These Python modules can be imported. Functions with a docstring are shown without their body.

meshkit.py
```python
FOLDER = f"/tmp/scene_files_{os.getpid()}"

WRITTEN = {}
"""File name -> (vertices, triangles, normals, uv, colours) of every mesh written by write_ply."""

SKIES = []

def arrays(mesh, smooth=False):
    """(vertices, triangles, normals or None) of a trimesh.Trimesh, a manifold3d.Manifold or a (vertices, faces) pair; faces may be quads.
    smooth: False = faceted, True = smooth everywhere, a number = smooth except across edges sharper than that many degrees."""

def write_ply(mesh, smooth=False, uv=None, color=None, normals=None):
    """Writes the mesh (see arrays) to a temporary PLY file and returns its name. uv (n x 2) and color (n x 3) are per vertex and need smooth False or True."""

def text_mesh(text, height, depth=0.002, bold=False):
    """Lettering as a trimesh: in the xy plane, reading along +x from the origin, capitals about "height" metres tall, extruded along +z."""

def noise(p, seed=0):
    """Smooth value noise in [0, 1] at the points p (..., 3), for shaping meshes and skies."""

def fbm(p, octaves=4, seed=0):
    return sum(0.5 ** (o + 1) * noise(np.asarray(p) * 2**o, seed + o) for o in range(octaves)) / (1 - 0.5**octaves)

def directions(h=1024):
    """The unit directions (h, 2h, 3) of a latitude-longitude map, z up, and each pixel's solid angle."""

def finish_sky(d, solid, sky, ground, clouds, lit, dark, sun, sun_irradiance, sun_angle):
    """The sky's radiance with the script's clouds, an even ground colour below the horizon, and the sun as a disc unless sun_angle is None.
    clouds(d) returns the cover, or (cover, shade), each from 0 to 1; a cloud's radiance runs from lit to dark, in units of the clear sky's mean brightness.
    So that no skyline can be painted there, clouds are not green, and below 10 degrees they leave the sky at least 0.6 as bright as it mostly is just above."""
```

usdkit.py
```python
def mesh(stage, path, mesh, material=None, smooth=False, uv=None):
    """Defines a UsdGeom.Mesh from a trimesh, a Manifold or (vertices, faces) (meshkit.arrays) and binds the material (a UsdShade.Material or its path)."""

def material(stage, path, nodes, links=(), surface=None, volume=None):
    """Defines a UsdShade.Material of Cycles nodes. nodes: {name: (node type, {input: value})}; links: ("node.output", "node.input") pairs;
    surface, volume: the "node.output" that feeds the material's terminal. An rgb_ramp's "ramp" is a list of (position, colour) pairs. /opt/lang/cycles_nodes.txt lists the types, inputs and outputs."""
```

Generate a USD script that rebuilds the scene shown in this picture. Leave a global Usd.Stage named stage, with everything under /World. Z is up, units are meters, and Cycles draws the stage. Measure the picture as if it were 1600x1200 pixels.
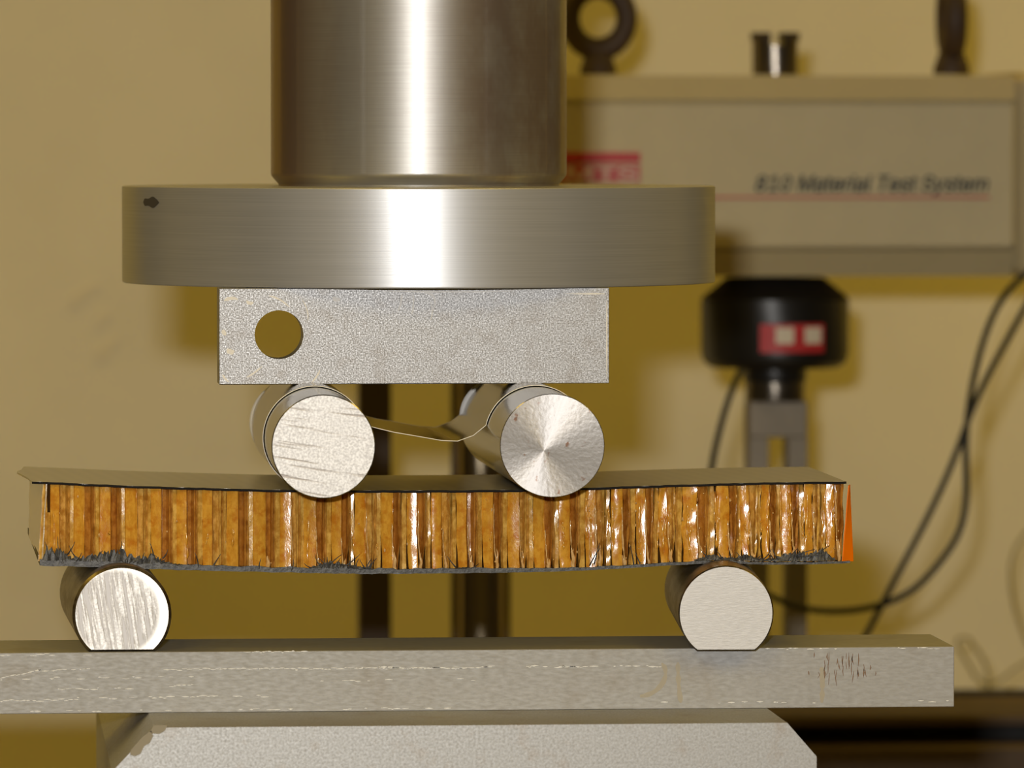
import math, random
import numpy as np, trimesh, manifold3d as m3, usdkit, meshkit
from pxr import Usd, UsdGeom, UsdLux, Gf, Sdf, UsdShade
from shapely.geometry import Polygon

random.seed(7); rng = np.random.default_rng(7)
stage = Usd.Stage.CreateInMemory()
UsdGeom.Xform.Define(stage, '/World'); UsdGeom.Scope.Define(stage, '/World/Looks')

# ------------------------------------------------------------------ camera, flash, room lamps, exposure
S = 0.15625e-3                     # metres per picture pixel in the plane of the specimen's front face (y = 0)
F = 10000.0                        # focal length in pixels of the 1600 wide picture (a long zoom)
ZC = 1.25                          # height of the specimen plane's centre above the floor
PITCH = math.atan(390 / F); YAW = math.atan(850 / F * math.cos(PITCH))
FWD = np.array([math.sin(YAW) * math.cos(PITCH), math.cos(YAW) * math.cos(PITCH), -math.sin(PITCH)])
RIGHT = np.array([math.cos(YAW), -math.sin(YAW), 0.0]); UP = np.cross(RIGHT, FWD)
CAM = np.array([0, 0, ZC]) - FWD * F * S
EXPOSURE = 0.0
FLASH = 6.5                        # the camera's own flash, left of and above the lens
FLASH_COL = (1.0, 0.97, 0.93)
ROOM = 4.5; ROOM_COL = (1.0, 0.66, 0.075)

def frame(pos, x=RIGHT, y=UP, z=-FWD):
    m = Gf.Matrix4d(1.0)
    for i, a in enumerate((x, y, z)):
        m.SetRow(i, Gf.Vec4d(*map(float, a), 0))
    m.SetRow(3, Gf.Vec4d(*map(float, pos), 1)); return m

cam = UsdGeom.Camera.Define(stage, '/World/camera')
cam.AddTransformOp().Set(frame(CAM))
cam.CreateHorizontalApertureAttr(36.0); cam.CreateVerticalApertureAttr(27.0)
cam.CreateFocalLengthAttr(36.0 * F / 1600); cam.CreateFStopAttr(26.0); cam.CreateFocusDistanceAttr(F * S + 0.01)
cam.CreateClippingRangeAttr((0.05, 100.0)); cam.CreateExposureAttr(EXPOSURE)

def rect_light(name, mat, w, h, power, col):
    l = UsdLux.RectLight.Define(stage, '/World/' + name); l.AddTransformOp().Set(mat)
    l.CreateWidthAttr(w); l.CreateHeightAttr(h); l.CreateIntensityAttr(power); l.CreateColorAttr(Gf.Vec3f(*col)); l.CreateNormalizeAttr(False)
    return l
rect_light('camera_flash', frame(CAM - RIGHT * 0.031 + UP * 0.050), 0.030, 0.018, FLASH * 1000, FLASH_COL)
for i, (lx, ly) in enumerate(((-1.1, 0.1), (1.1, 0.1), (-1.1, -2.3), (1.1, -2.3))):
    rect_light('room_lamp_%d' % (i + 1), frame((lx, ly, 2.66), (1, 0, 0), (0, 1, 0), (0, 0, 1)), 0.9, 1.6, ROOM, ROOM_COL)

# ------------------------------------------------------------------ helpers
def at(px, py, q):                 # the point of the plane y = q (in units of S) seen at a picture pixel
    d = FWD + RIGHT * (px - 800) / F + UP * (600 - py) / F
    return CAM + d * ((q * S - CAM[1]) / d[1])
def zat(py, q, px=750): return float(at(px, py, q)[2])
def xat(px, q, py=600): return float(at(px, py, q)[0])
def Y(q): return q * S
def sc(q): return S * (F + q) / F  # metres per pixel at depth q

used = {}
def numbered(name, parent='/World'):
    n = used.get((parent, name), 0); used[(parent, name)] = n + 1
    return name if n == 0 else '%s_%03d' % (name, n)
def path_of(p): return str(p.GetPath()) if hasattr(p, 'GetPath') else p
def tag(o, label=None, cat=None, group=None, kind=None):
    p = o.GetPrim() if hasattr(o, 'GetPrim') else o
    for k, v in (('label', label), ('category', cat), ('group', group), ('kind', kind)):
        if v: p.SetCustomDataByKey(k, v)
    return p
def thing(name, label, cat, loc=(0, 0, 0), rotz=0.0, group=None):
    x = UsdGeom.Xform.Define(stage, '/World/' + numbered(name)); x.AddTranslateOp().Set(Gf.Vec3d(*map(float, loc)))
    if rotz: x.AddRotateZOp().Set(rotz)
    return tag(x, label, cat, group)
def obj(name, mesh, mat, parent=None, smooth=30, label=None, kind=None):
    pp = path_of(parent) if parent is not None else '/World'
    m = usdkit.mesh(stage, pp + '/' + numbered(name, pp), mesh, mat, smooth)
    return tag(m, label, kind=kind)
def struct(name, mesh, mat): return obj(name, mesh, mat, None, False, kind='structure')

def arr(m): 
    mm = m.to_mesh(); return trimesh.Trimesh(np.array(mm.vert_properties[:, :3]), np.array(mm.tri_verts), process=False)
def man(t):
    return m3.Manifold(m3.Mesh(np.asarray(t.vertices, np.float32), np.asarray(t.faces, np.uint32)))
def box(x0, x1, y0, y1, z0, z1, bevel=0.0):
    if bevel <= 0:
        b = trimesh.creation.box((x1 - x0, y1 - y0, z1 - z0)); b.apply_translation(((x0 + x1) / 2, (y0 + y1) / 2, (z0 + z1) / 2)); return b
    c = bevel; pts = []
    for x in (x0, x1):
        for y in (y0, y1):
            for z in (z0, z1):
                sx, sy, sz = (1 if x == x0 else -1), (1 if y == y0 else -1), (1 if z == z0 else -1)
                pts += [(x + sx * c, y + sy * c, z), (x + sx * c, y, z + sz * c), (x, y + sy * c, z + sz * c)]
    return arr(m3.Manifold.hull_points(np.array(pts)))
def lathe(profile, seg=96):        # (radius, z) from bottom to top, about z
    return trimesh.creation.revolve(np.array(profile, float), sections=seg)
def extrude_y(poly, y0, y1):       # polygon in (x, z), extruded along y
    t = trimesh.creation.extrude_polygon(Polygon(poly) if not hasattr(poly, 'exterior') else poly, y1 - y0, engine='earcut')
    v = t.vertices.copy(); t.vertices = np.stack([v[:, 0], y1 - v[:, 2], v[:, 1]], 1)
    return t
def extrude_x(poly, x0, x1):       # polygon in (y, z), extruded along x
    t = trimesh.creation.extrude_polygon(Polygon(poly), x1 - x0, engine='earcut')
    v = t.vertices.copy(); t.vertices = np.stack([x0 + v[:, 2], v[:, 0], v[:, 1]], 1)
    return t
def cat(*ms): return trimesh.util.concatenate(list(ms))
def spline(pts, n):
    from scipy.interpolate import CubicSpline
    p = np.array(pts, float); d = np.r_[0, np.cumsum(np.linalg.norm(np.diff(p, axis=0), axis=1))]
    return CubicSpline(d, p)(np.linspace(0, d[-1], n))
def tube(p, r, sides=12):
    p = np.asarray(p, float); t = np.gradient(p, axis=0); t /= np.linalg.norm(t, axis=1, keepdims=True) + 1e-12
    ref = np.array([0, 1.0, 0]); a = np.cross(t, ref); a /= np.linalg.norm(a, axis=1, keepdims=True) + 1e-12; b = np.cross(t, a)
    r = np.broadcast_to(np.asarray(r, float), (len(p),)); ang = np.arange(sides) * 2 * np.pi / sides
    v = (p[:, None] + r[:, None, None] * (np.cos(ang)[None, :, None] * a[:, None] + np.sin(ang)[None, :, None] * b[:, None])).reshape(-1, 3)
    f = []
    for i in range(len(p) - 1):
        for j in range(sides):
            A, B = i * sides + j, i * sides + (j + 1) % sides
            f += [(A, B, B + sides), (A, B + sides, A + sides)]
    n = len(v); v = np.vstack([v, p[0], p[-1]])
    for j in range(sides):
        f += [(n, (j + 1) % sides, j), (n + 1, (len(p) - 1) * sides + j, (len(p) - 1) * sides + (j + 1) % sides)]
    t = trimesh.Trimesh(v, np.array(f), process=False); trimesh.repair.fix_normals(t); return t
def ribbon(p, w, thick=.25):
    """a flat strip lying in the xz plane, half width w (array), a little thick in y"""
    p = np.asarray(p, float); t = np.gradient(p, axis=0); n = np.stack([-t[:, 2], 0 * t[:, 1], t[:, 0]], 1); n /= np.linalg.norm(n, axis=1, keepdims=True) + 1e-12
    w = np.broadcast_to(np.asarray(w, float), (len(p),))[:, None]
    return shell(np.stack([p - n * w, p + n * w], 1), np.array([0, -thick * S, 0]))
def grid_mesh(P):                  # P (n, m, 3) -> open surface
    n, m = P.shape[:2]; i, j = np.meshgrid(np.arange(n - 1), np.arange(m - 1), indexing='ij')
    a = i * m + j; q = np.stack([a, a + 1, a + m + 1, a + m], -1).reshape(-1, 4)
    return trimesh.Trimesh(P.reshape(-1, 3), np.vstack([q[:, [0, 1, 2]], q[:, [0, 2, 3]]]), process=False)
def shell(P, off):                 # closed sheet between grid P and P + off
    n, m = P.shape[:2]; A = grid_mesh(P); B = grid_mesh(P + off); k = n * m
    f = [A.faces[:, ::-1], B.faces + k]
    rim = [(i, 0) for i in range(n)] + [(n - 1, j) for j in range(1, m)] + [(i, m - 1) for i in range(n - 2, -1, -1)] + [(0, j) for j in range(m - 2, 0, -1)]
    ids = [i * m + j for i, j in rim]; side = []
    for a, b in zip(ids, ids[1:] + ids[:1]):
        side += [(a, b, b + k), (a, b + k, a + k)]
    t = trimesh.Trimesh(np.vstack([A.vertices, B.vertices]), np.vstack(f + [np.array(side)]), process=False)
    trimesh.repair.fix_normals(t); return t

# ------------------------------------------------------------------ materials
def mat(name, nodes, links, surface='p.BSDF'):
    return usdkit.material(stage, '/World/Looks/' + name, nodes, links, surface=surface)
def plain(name, col, rough=0.5, metal=0.0, **kw):
    return mat(name, {'p': ('principled_bsdf', {'base_color': col, 'roughness': rough, 'metallic': metal, **kw})}, [])
def ramp2(a, b, lo=0.3, hi=0.7): return ('rgb_ramp', {'ramp': [(0, a), (lo, a), (hi, b), (1, b)]})

def speckled(name, c1, c2, scale, rough=0.5, metal=0.0, bump=0.0, stretch=(1, 1, 1), rot=(0, 0, 0), lo=0.35, hi=0.65, detail=3, c3=None, scale3=200, lo3=.55, hi3=.7, dist=2e-4, rr=None, **kw):
    """two tones in noise of `scale` per metre along stretched object axes, an optional larger blotch tone, and a fine bump"""
    n = {'tc': ('texture_coordinate', {}), 'mp': ('mapping', {'scale': stretch, 'rotation': rot}),
         'n': ('noise_texture', {'scale': scale, 'detail': detail, 'roughness': 0.6}), 'r': ramp2(c1, c2, lo, hi),
         'p': ('principled_bsdf', {'roughness': rough, 'metallic': metal, **kw})}
    l = [('tc.object', 'mp.vector'), ('mp.vector', 'n.vector'), ('n.fac', 'r.fac')]
    out = 'r.color'
    if c3 is not None:
        n['n3'] = ('noise_texture', {'scale': scale3, 'detail': 4, 'roughness': 0.6}); n['m3'] = ('map_range', {'from_min': lo3, 'from_max': hi3, 'clamp': True})
        n['x3'] = ('mix', {'color2': c3}); l += [('tc.object', 'n3.vector'), ('n3.fac', 'm3.value'), ('m3.result', 'x3.fac'), (out, 'x3.color1')]; out = 'x3.color'
    l.append((out, 'p.base_color'))
    if rr is not None:
        n['mr'] = ('map_range', {'from_min': 0.3, 'from_max': 0.7, 'to_min': rr[0], 'to_max': rr[1], 'clamp': True}); l += [('n.fac', 'mr.value'), ('mr.result', 'p.roughness')]
    if bump:
        n['b'] = ('bump', {'strength': bump, 'distance': dist}); l += [('n.fac', 'b.height'), ('b.normal', 'p.normal')]
    return mat(name, n, l)

def turned_steel(name, col1, col2, r_sharp, r_soft, fac, streak=(60, 60, 5000), tarnish=None, tn=(25, 25, 12), lo=.45, hi=.62, soft_metal=1.0, bump=.25, tx=None):
    """machined round steel: a sharp and a soft lobe, tool marks around z, optional tarnish clouds"""
    n = {'tc': ('texture_coordinate', {}), 'mp': ('mapping', {'scale': streak}), 'n': ('noise_texture', {'scale': 1.0, 'detail': 2}),
         'r': ramp2(col1, col2, .3, .7), 'b': ('bump', {'strength': bump, 'distance': 5e-5}),
         'p': ('principled_bsdf', {'metallic': 1.0, 'roughness': r_sharp}), 'p2': ('principled_bsdf', {'metallic': soft_metal, 'roughness': r_soft, 'specular_ior_level': .3}), 'x': ('mix_closure', {'fac': fac})}
    l = [('tc.object', 'mp.vector'), ('mp.vector', 'n.vector'), ('n.fac', 'r.fac'), ('n.fac', 'b.height'), ('b.normal', 'p2.normal'), ('b.normal', 'p.normal'),
         ('p.BSDF', 'x.closure1'), ('p2.BSDF', 'x.closure2')]
    out = 'r.color'
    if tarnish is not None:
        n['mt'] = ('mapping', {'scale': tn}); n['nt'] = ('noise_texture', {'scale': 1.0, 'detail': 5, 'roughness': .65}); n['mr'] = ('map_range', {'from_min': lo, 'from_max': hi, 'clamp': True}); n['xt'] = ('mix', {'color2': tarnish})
        if tx: # tarnish shows most on the right; the far left is evenly darkened in colour
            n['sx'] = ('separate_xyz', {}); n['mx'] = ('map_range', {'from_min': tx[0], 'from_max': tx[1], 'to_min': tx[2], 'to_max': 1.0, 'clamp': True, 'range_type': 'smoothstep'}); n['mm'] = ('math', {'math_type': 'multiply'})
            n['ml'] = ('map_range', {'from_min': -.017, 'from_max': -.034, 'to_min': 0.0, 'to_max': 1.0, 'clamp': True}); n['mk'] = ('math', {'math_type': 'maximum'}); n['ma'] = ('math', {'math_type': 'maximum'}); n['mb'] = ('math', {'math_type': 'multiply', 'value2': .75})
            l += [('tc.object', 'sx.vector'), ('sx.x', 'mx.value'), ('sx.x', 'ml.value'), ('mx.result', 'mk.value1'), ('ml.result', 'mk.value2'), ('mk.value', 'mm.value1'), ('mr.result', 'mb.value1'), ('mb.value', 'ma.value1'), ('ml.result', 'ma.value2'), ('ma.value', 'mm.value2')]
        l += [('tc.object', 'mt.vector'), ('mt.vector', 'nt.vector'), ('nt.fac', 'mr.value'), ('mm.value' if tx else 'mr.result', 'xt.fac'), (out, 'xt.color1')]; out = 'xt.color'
    l += [(out, 'p.base_color'), (out, 'p2.base_color')]
    return mat(name, n, l, 'x.closure')

M = {}
M['wall'] = speckled('painted_plaster', (.79, .735, .56), (.84, .78, .59), 9, .85, c3=(.75, .69, .52), scale3=4, lo3=.58, hi3=.8)
M['lab'] = plain('grey_lab_wall', (.15, .14, .12), .8)
M['mark'] = plain('faint_scuff', (.77, .705, .53), .85)
M['ceiling'] = plain('ceiling_white', (.60, .56, .46), .9)
M['floor'] = speckled('grey_lino', (.20, .17, .13), (.26, .22, .16), 40, .6)
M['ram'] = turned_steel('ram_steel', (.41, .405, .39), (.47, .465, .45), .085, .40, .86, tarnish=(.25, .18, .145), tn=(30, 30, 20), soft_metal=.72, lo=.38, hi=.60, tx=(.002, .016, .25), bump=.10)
M['platen'] = turned_steel('platen_steel', (.48, .492, .51), (.56, .572, .59), .33, .55, .55, streak=(25, 25, 6000), soft_metal=.4, bump=.15)
M['ding'] = plain('bright_ding', (.96, .955, .94), .85)
M['ink'] = plain('black_ink', (.06, .055, .05), .6)
M['hole'] = plain('dark_bore', (.05, .045, .035), .6)
M['plate'] = speckled('cast_grey_plate', (.225, .225, .228), (.445, .445, .445), 2700, .5, .75, .2, lo=.3, hi=.72, detail=4, c3=(.26, .245, .23), scale3=210, lo3=.5, hi3=.8, dist=1.2e-4, rr=(.62, .36))
M['roller'] = turned_steel('bright_bar', (.27, .255, .235), (.34, .325, .30), .09, .28, .45, streak=(900, 40, 900))
M['milled'] = speckled('milled_end', (.52, .515, .51), (.61, .605, .60), 3600, .5, .5, .25, stretch=(.16, 1, 1), lo=.3, hi=.7, dist=1e-4)
M['support'] = turned_steel('dull_bar', (.20, .18, .16), (.30, .27, .24), .28, .5, .6, streak=(500, 60, 500), tarnish=(.13, .10, .08), tn=(160, 40, 160))
M['beam'] = speckled('satin_bar', (.375, .376, .372), (.41, .411, .405), 1500, .62, .5, .03, stretch=(.3, 1, 1), lo=.3, hi=.75, c3=(.335, .315, .285), scale3=60, lo3=.55, hi3=.8, dist=6e-5, rr=(.68, .55))
M['scratch'] = plain('bright_scratch', (.84, .86, .88), .85)
M['rust'] = plain('rust_stain', (.25, .165, .11), .8)
M['stain'] = plain('water_stain', (.44, .41, .345), .7, .2)
M['block'] = speckled('lapped_block', (.32, .322, .318), (.43, .433, .428), 1700, .55, .6, .25, lo=.25, hi=.7, c3=(.33, .29, .25), scale3=110, lo3=.55, hi3=.8, dist=8e-5, rr=(.55, .4))
M['chip'] = plain('chipped_corner', (.33, .30, .235), .8)
# the specimen
def paper(name, a, b, c):
    return speckled(name, a, b, 800, .20, 0, .35, stretch=(1, 1, .5), lo=.38, hi=.62, c3=c, scale3=380, lo3=.48, hi3=.66, dist=2.5e-4, coat_weight=.7, coat_roughness=.12, specular_ior_level=.6)
M['paper_a'] = paper('aramid_paper_pale', (.55, .29, .045), (.82, .52, .13), (.50, .24, .035))
M['paper_b'] = paper('aramid_paper_amber', (.63, .29, .027), (.77, .40, .05), (.58, .21, .014))
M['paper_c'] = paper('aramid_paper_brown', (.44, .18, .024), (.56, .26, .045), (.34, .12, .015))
M['core_shade'] = plain('aramid_core_shade', (.07, .03, .006), .95, specular_ior_level=.05)  # amber core darkened; shade between the cut cells is put into the colour
M['paper_o'] = plain('aramid_paper_orange', (.95, .21, .002), .45, specular_ior_level=.2)
M['resin'] = speckled('resin_fillet_glint', (.66, .38, .12), (.80, .55, .27), 900, .09, 0, .2, coat_weight=.8, coat_roughness=.08)
M['film_end'] = speckled('resin_skin', (.42, .30, .12), (.56, .42, .20), 500, .22, 0, .3, coat_weight=.6)
def carbon():
    n = {'tc': ('texture_coordinate', {}), 'mp': ('mapping', {'rotation': (0, 0, math.radians(38))}), 'ch': ('checker_texture', {'scale': 330.0, 'color1': (.13, .122, .102), 'color2': (.19, .178, .15)}),
         'n': ('noise_texture', {'scale': 320, 'detail': 3}), 'b': ('bump', {'strength': .12, 'distance': 1e-4}),
         'p': ('principled_bsdf', {'roughness': .30, 'specular_ior_level': .8, 'coat_weight': 1.0, 'coat_roughness': .30, 'coat_ior': 2.4})}
    return mat('carbon_weave', n, [('tc.object', 'mp.vector'), ('mp.vector', 'ch.vector'), ('ch.color', 'p.base_color'), ('tc.object', 'n.vector'), ('n.fac', 'b.height'), ('b.normal', 'p.normal')])
M['carbon'] = carbon()
M['skin_edge'] = plain('cut_carbon_edge', (.018, .017, .018), .85, specular_ior_level=.1)
M['fray'] = speckled('frayed_carbon', (.035, .036, .040), (.12, .125, .13), 900, .45, 0, .5, stretch=(1, 1, 1), lo=.4, hi=.7, dist=3e-4)
M['film_edge'] = plain('film_edge', (.86, .85, .82), .25)  # pale colour stands in for glints on the film edges and lips
def film():
    n = {'t': ('transparent_bsdf', {'color': (.93, .91, .86)}), 'g': ('glossy_bsdf', {'color': (.9, .88, .85), 'roughness': .12}), 'd': ('diffuse_bsdf', {'color': (.55, .52, .45)}), 'fr': ('fresnel', {'IOR': 1.5}),
         'x': ('mix_closure', {'fac': .035}), 'y': ('mix_closure', {})}
    return mat('clear_film', n, [('t.BSDF', 'x.closure1'), ('d.BSDF', 'x.closure2'), ('x.closure', 'y.closure1'), ('g.BSDF', 'y.closure2'), ('fr.fac', 'y.fac')], 'y.closure')
# background machine
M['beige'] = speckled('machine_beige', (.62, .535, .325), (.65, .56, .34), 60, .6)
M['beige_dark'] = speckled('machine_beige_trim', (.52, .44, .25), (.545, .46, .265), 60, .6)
M['red'] = plain('logo_red', (.55, .030, .035), .5)
M['red_soft'] = plain('logo_red_pale', (.55, .09, .085), .5)
M['letter'] = plain('logo_white', (.70, .47, .38), .5)
M['print'] = plain('dark_print', (.045, .05, .045), .6)
M['black'] = plain('black_anodised', (.012, .011, .010), .35)
M['darksteel'] = plain('dark_steel', (.055, .042, .032), .5, .3)
M['oxide'] = plain('brown_forged', (.055, .034, .022), .6, .2)
M['clevis'] = speckled('clevis_grey', (.23, .20, .155), (.28, .24, .185), 90, .55, .4)
M['stem'] = plain('stem_steel', (.16, .14, .115), .25, .9)
M['chrome'] = plain('column_chrome', (.30, .25, .17), .22, 1.0)
M['label_white'] = plain('label_white', (.80, .72, .58), .6)
M['cable'] = plain('cable_black', (.012, .013, .010), .5)
M['wire'] = plain('wire_tan', (.33, .28, .13), .7)
M['bed_top'] = plain('bed_brown', (.095, .062, .036), .7)
M['bed_black'] = plain('bed_black', (.010, .009, .008), .7)
M['upright'] = plain('upright_dark', (.07, .06, .05), .5)
M['frame_grey'] = plain('frame_grey', (.22, .20, .17), .5)

# ------------------------------------------------------------------ the room
QW = 6600; YW = Y(QW)
XL, XR, YF, ZT = -2.4, 2.4, -3.6, 2.7
WB = struct('wall_back', box(XL - .1, XR + .1, YW, YW + .1, 0, ZT), M['wall'])
for cx_, cy_, wx, wy, an in ((128, 463, 30, 9, -38), (160, 500, 16, 6, -50), (165, 548, 24, 10, -45)):
    p = at(cx_, cy_, QW - 4); a = np.linspace(0, 2 * np.pi, 40, endpoint=False); rad = 1 + .22 * np.sin(3 * a + cx_) + .12 * np.sin(7 * a)
    X_, Z_ = wx * rad * np.cos(a) * sc(QW), wy * rad * np.sin(a) * sc(QW); r_ = math.radians(-an)
    poly_ = [(p[0] + x * math.cos(r_) - z * math.sin(r_), p[2] + x * math.sin(r_) + z * math.cos(r_)) for x, z in zip(X_, Z_)]
    obj('scuff_mark', extrude_y(poly_, YW - .0004, YW + .001), M['mark'], WB, False, 'faint brownish scuff on the wall')
struct('wall_left', box(XL - .1, XL, YF, YW, 0, ZT), M['lab'])
struct('wall_right', box(XR, XR + .1, YF, YW, 0, ZT), M['lab'])
struct('wall_front', box(XL - .1, XR + .1, YF - .1, YF, 0, ZT), M['lab'])
struct('floor', box(XL - .1, XR + .1, YF - .1, YW + .1, -.1, 0), M['floor'])
struct('ceiling', box(XL - .1, XR + .1, YF - .1, YW + .1, ZT, ZT + .1), M['ceiling'])

# ------------------------------------------------------------------ the loading machine in front: ram, platen
QP = 640; XP = xat(654.5, QP); YP = Y(QP)
ZPB = zat(451.5, QP - 491, 654); ZPT = zat(294, QP - 491, 654)
RP = 462 * sc(QP); RR = 230.5 * sc(QP); c = S
ram = thing('loading_ram', 'thick brownish steel cylinder standing on the round disc', 'press ram', (XP, YP, ZPT))
g = lathe([(0, 0), (RR - 13 * c, 0), (RR - 12.5 * c, 3 * c), (RR - 3 * c, 14 * c), (RR - .6 * c, 18 * c), (RR, 22 * c), (RR, .739), (0, .739)], 160)
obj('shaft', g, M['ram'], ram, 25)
fr = thing('added_gantry', 'added unseen grey crosshead that carries the ram, and four dark uprights that darken its reflections', 'added press frame', (XP, YP, 0))
obj('crosshead', box(-.60, .60, -.42, .44, ZPT + .74, ZPT + .96, .012), M['frame_grey'], fr)
for sx in (-1, 1):
    for sy in (-.28, .30):
        cl = lathe([(0, 0), (.12, 0), (.12, ZPT + .74), (0, ZPT + .74)], 48); cl.apply_translation((sx * .45, sy, 0)); obj('upright', cl, M['upright'], fr)  # unseen; made thick and dark to darken the ram's reflected sides
pl = thing('compression_platen', 'wide bright steel disc under the ram', 'platen', (XP, YP, ZPB))
H = ZPT - ZPB
disc = man(lathe([(0, 0), (RP - 3 * c, 0), (RP - .8 * c, .9 * c), (RP, 3 * c), (RP, H - 2.5 * c), (RP - .7 * c, H - .7 * c), (RP - 2.5 * c, H), (0, H)], 200))
hx, hy = 226 * c, 290 * c
for sx, sy in ((1, -1),):
    bore = trimesh.creation.cylinder(radius=26 * c, height=.02, sections=32); bore.apply_translation((sx * hx if sy < 0 and sx > 0 else sx * 290 * c, (250 * c if sx > 0 and sy < 0 else sy * 226 * c), H + .004))
    disc = disc - man(bore)
obj('disc', arr(disc), M['platen'], pl, 25)
# ink mark on the rim, a thin patch that follows the curve
th0 = math.asin((232 - 654.5) / 462); P = []
for i in range(13):
    u = i / 12 * 2 - 1; hh = math.sqrt(max(0, 1 - u * u)) * 7.5 * c * (1 + .25 * math.sin(5 * u)) + .3 * c
    row = []
    for j in range(5):
        a = th0 + u * .060; zz = ZPT - ZPB - 25 * c + (j / 4 * 2 - 1) * hh
        row.append(((RP + .4 * c) * math.sin(a), -(RP + .4 * c) * math.cos(a), zz))
    P.append(row)
P = np.array(P); obj('ink_mark', shell(P, P * np.array([1, 1, 0]) / RP * .3 * c), M['ink'], pl, label='small black ink smudge near the rim')

# ------------------------------------------------------------------ loading plate with its hole
QK, TK = 221, 74
zb = zat(600, QK, 650); x0, x1 = xat(342, QK, 525), xat(952, QK, 525)
hole = at(436, 523, QK); rh = 38 * sc(QK)
pw = Polygon([(x0, zb), (x1, zb), (x1, ZPB), (x0, ZPB)])
ring = [(hole[0] + rh * math.cos(a), hole[2] + rh * math.sin(a)) for a in np.linspace(0, 2 * np.pi, 72, endpoint=False)]
core_plate = man(box(x0, x1, Y(QK), Y(QK + TK), zb, ZPB - 2e-5, 1.1 * c))
core_plate = core_plate - man(extrude_y(ring, Y(QK) - .01, Y(QK + TK) + .01))
lp = thing('loading_plate', 'flat grey metal plate with one round hole, clamped under the disc', 'plate', (x0, Y(QK), zb))
t = arr(core_plate); t.apply_translation((-x0, -Y(QK), -zb))
obj('plate', t, M['plate'], lp, 25)

dg = []
def ding(pts, w): dg.append(ribbon(spline([at(x, y, QK) + np.array([-x0, -Y(QK) - .05 * S, -zb]) for x, y in pts], 8), w * S * np.r_[.3, .8, 1.2, .9, 1.1, 1, .7, .3]))
for pts, w in (([(472, 468), (479, 482), (481, 502)], .8), ([(500, 578), (492, 592), (486, 599)], 1.3), ([(628, 458), (626, 474), (622, 486)], 1.5), ([(645, 458), (646, 476), (643, 492)], 1.3), ([(662, 458), (674, 460), (676, 488)], 1.3), ([(672, 470), (675, 492), (673, 500)], .8),
               ([(348, 515), (350, 520), (353, 524)], 3), ([(355, 545), (362, 550), (366, 548)], 4), ([(350, 470), (362, 466), (372, 468)], 2.5), ([(385, 470), (392, 474), (396, 472)], 2.5), ([(520, 464), (526, 468), (532, 467)], 3.5), ([(385, 590), (398, 582), (410, 572)], 1.2), ([(348, 585), (352, 592), (358, 597)], 1.6),
               ([(600, 455), (700, 456), (800, 455)], .9), ([(880, 458), (910, 459), (945, 459)], 1.2), ([(948, 470), (948, 530), (948, 590)], .9), ([(420, 462), (440, 470), (452, 480)], 1.3)): ding(pts, w)
obj('bright_scratch', cat(*dg), M['ding'], lp, True, 'bright dings and scratches on the plate face', 'stuff')

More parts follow.
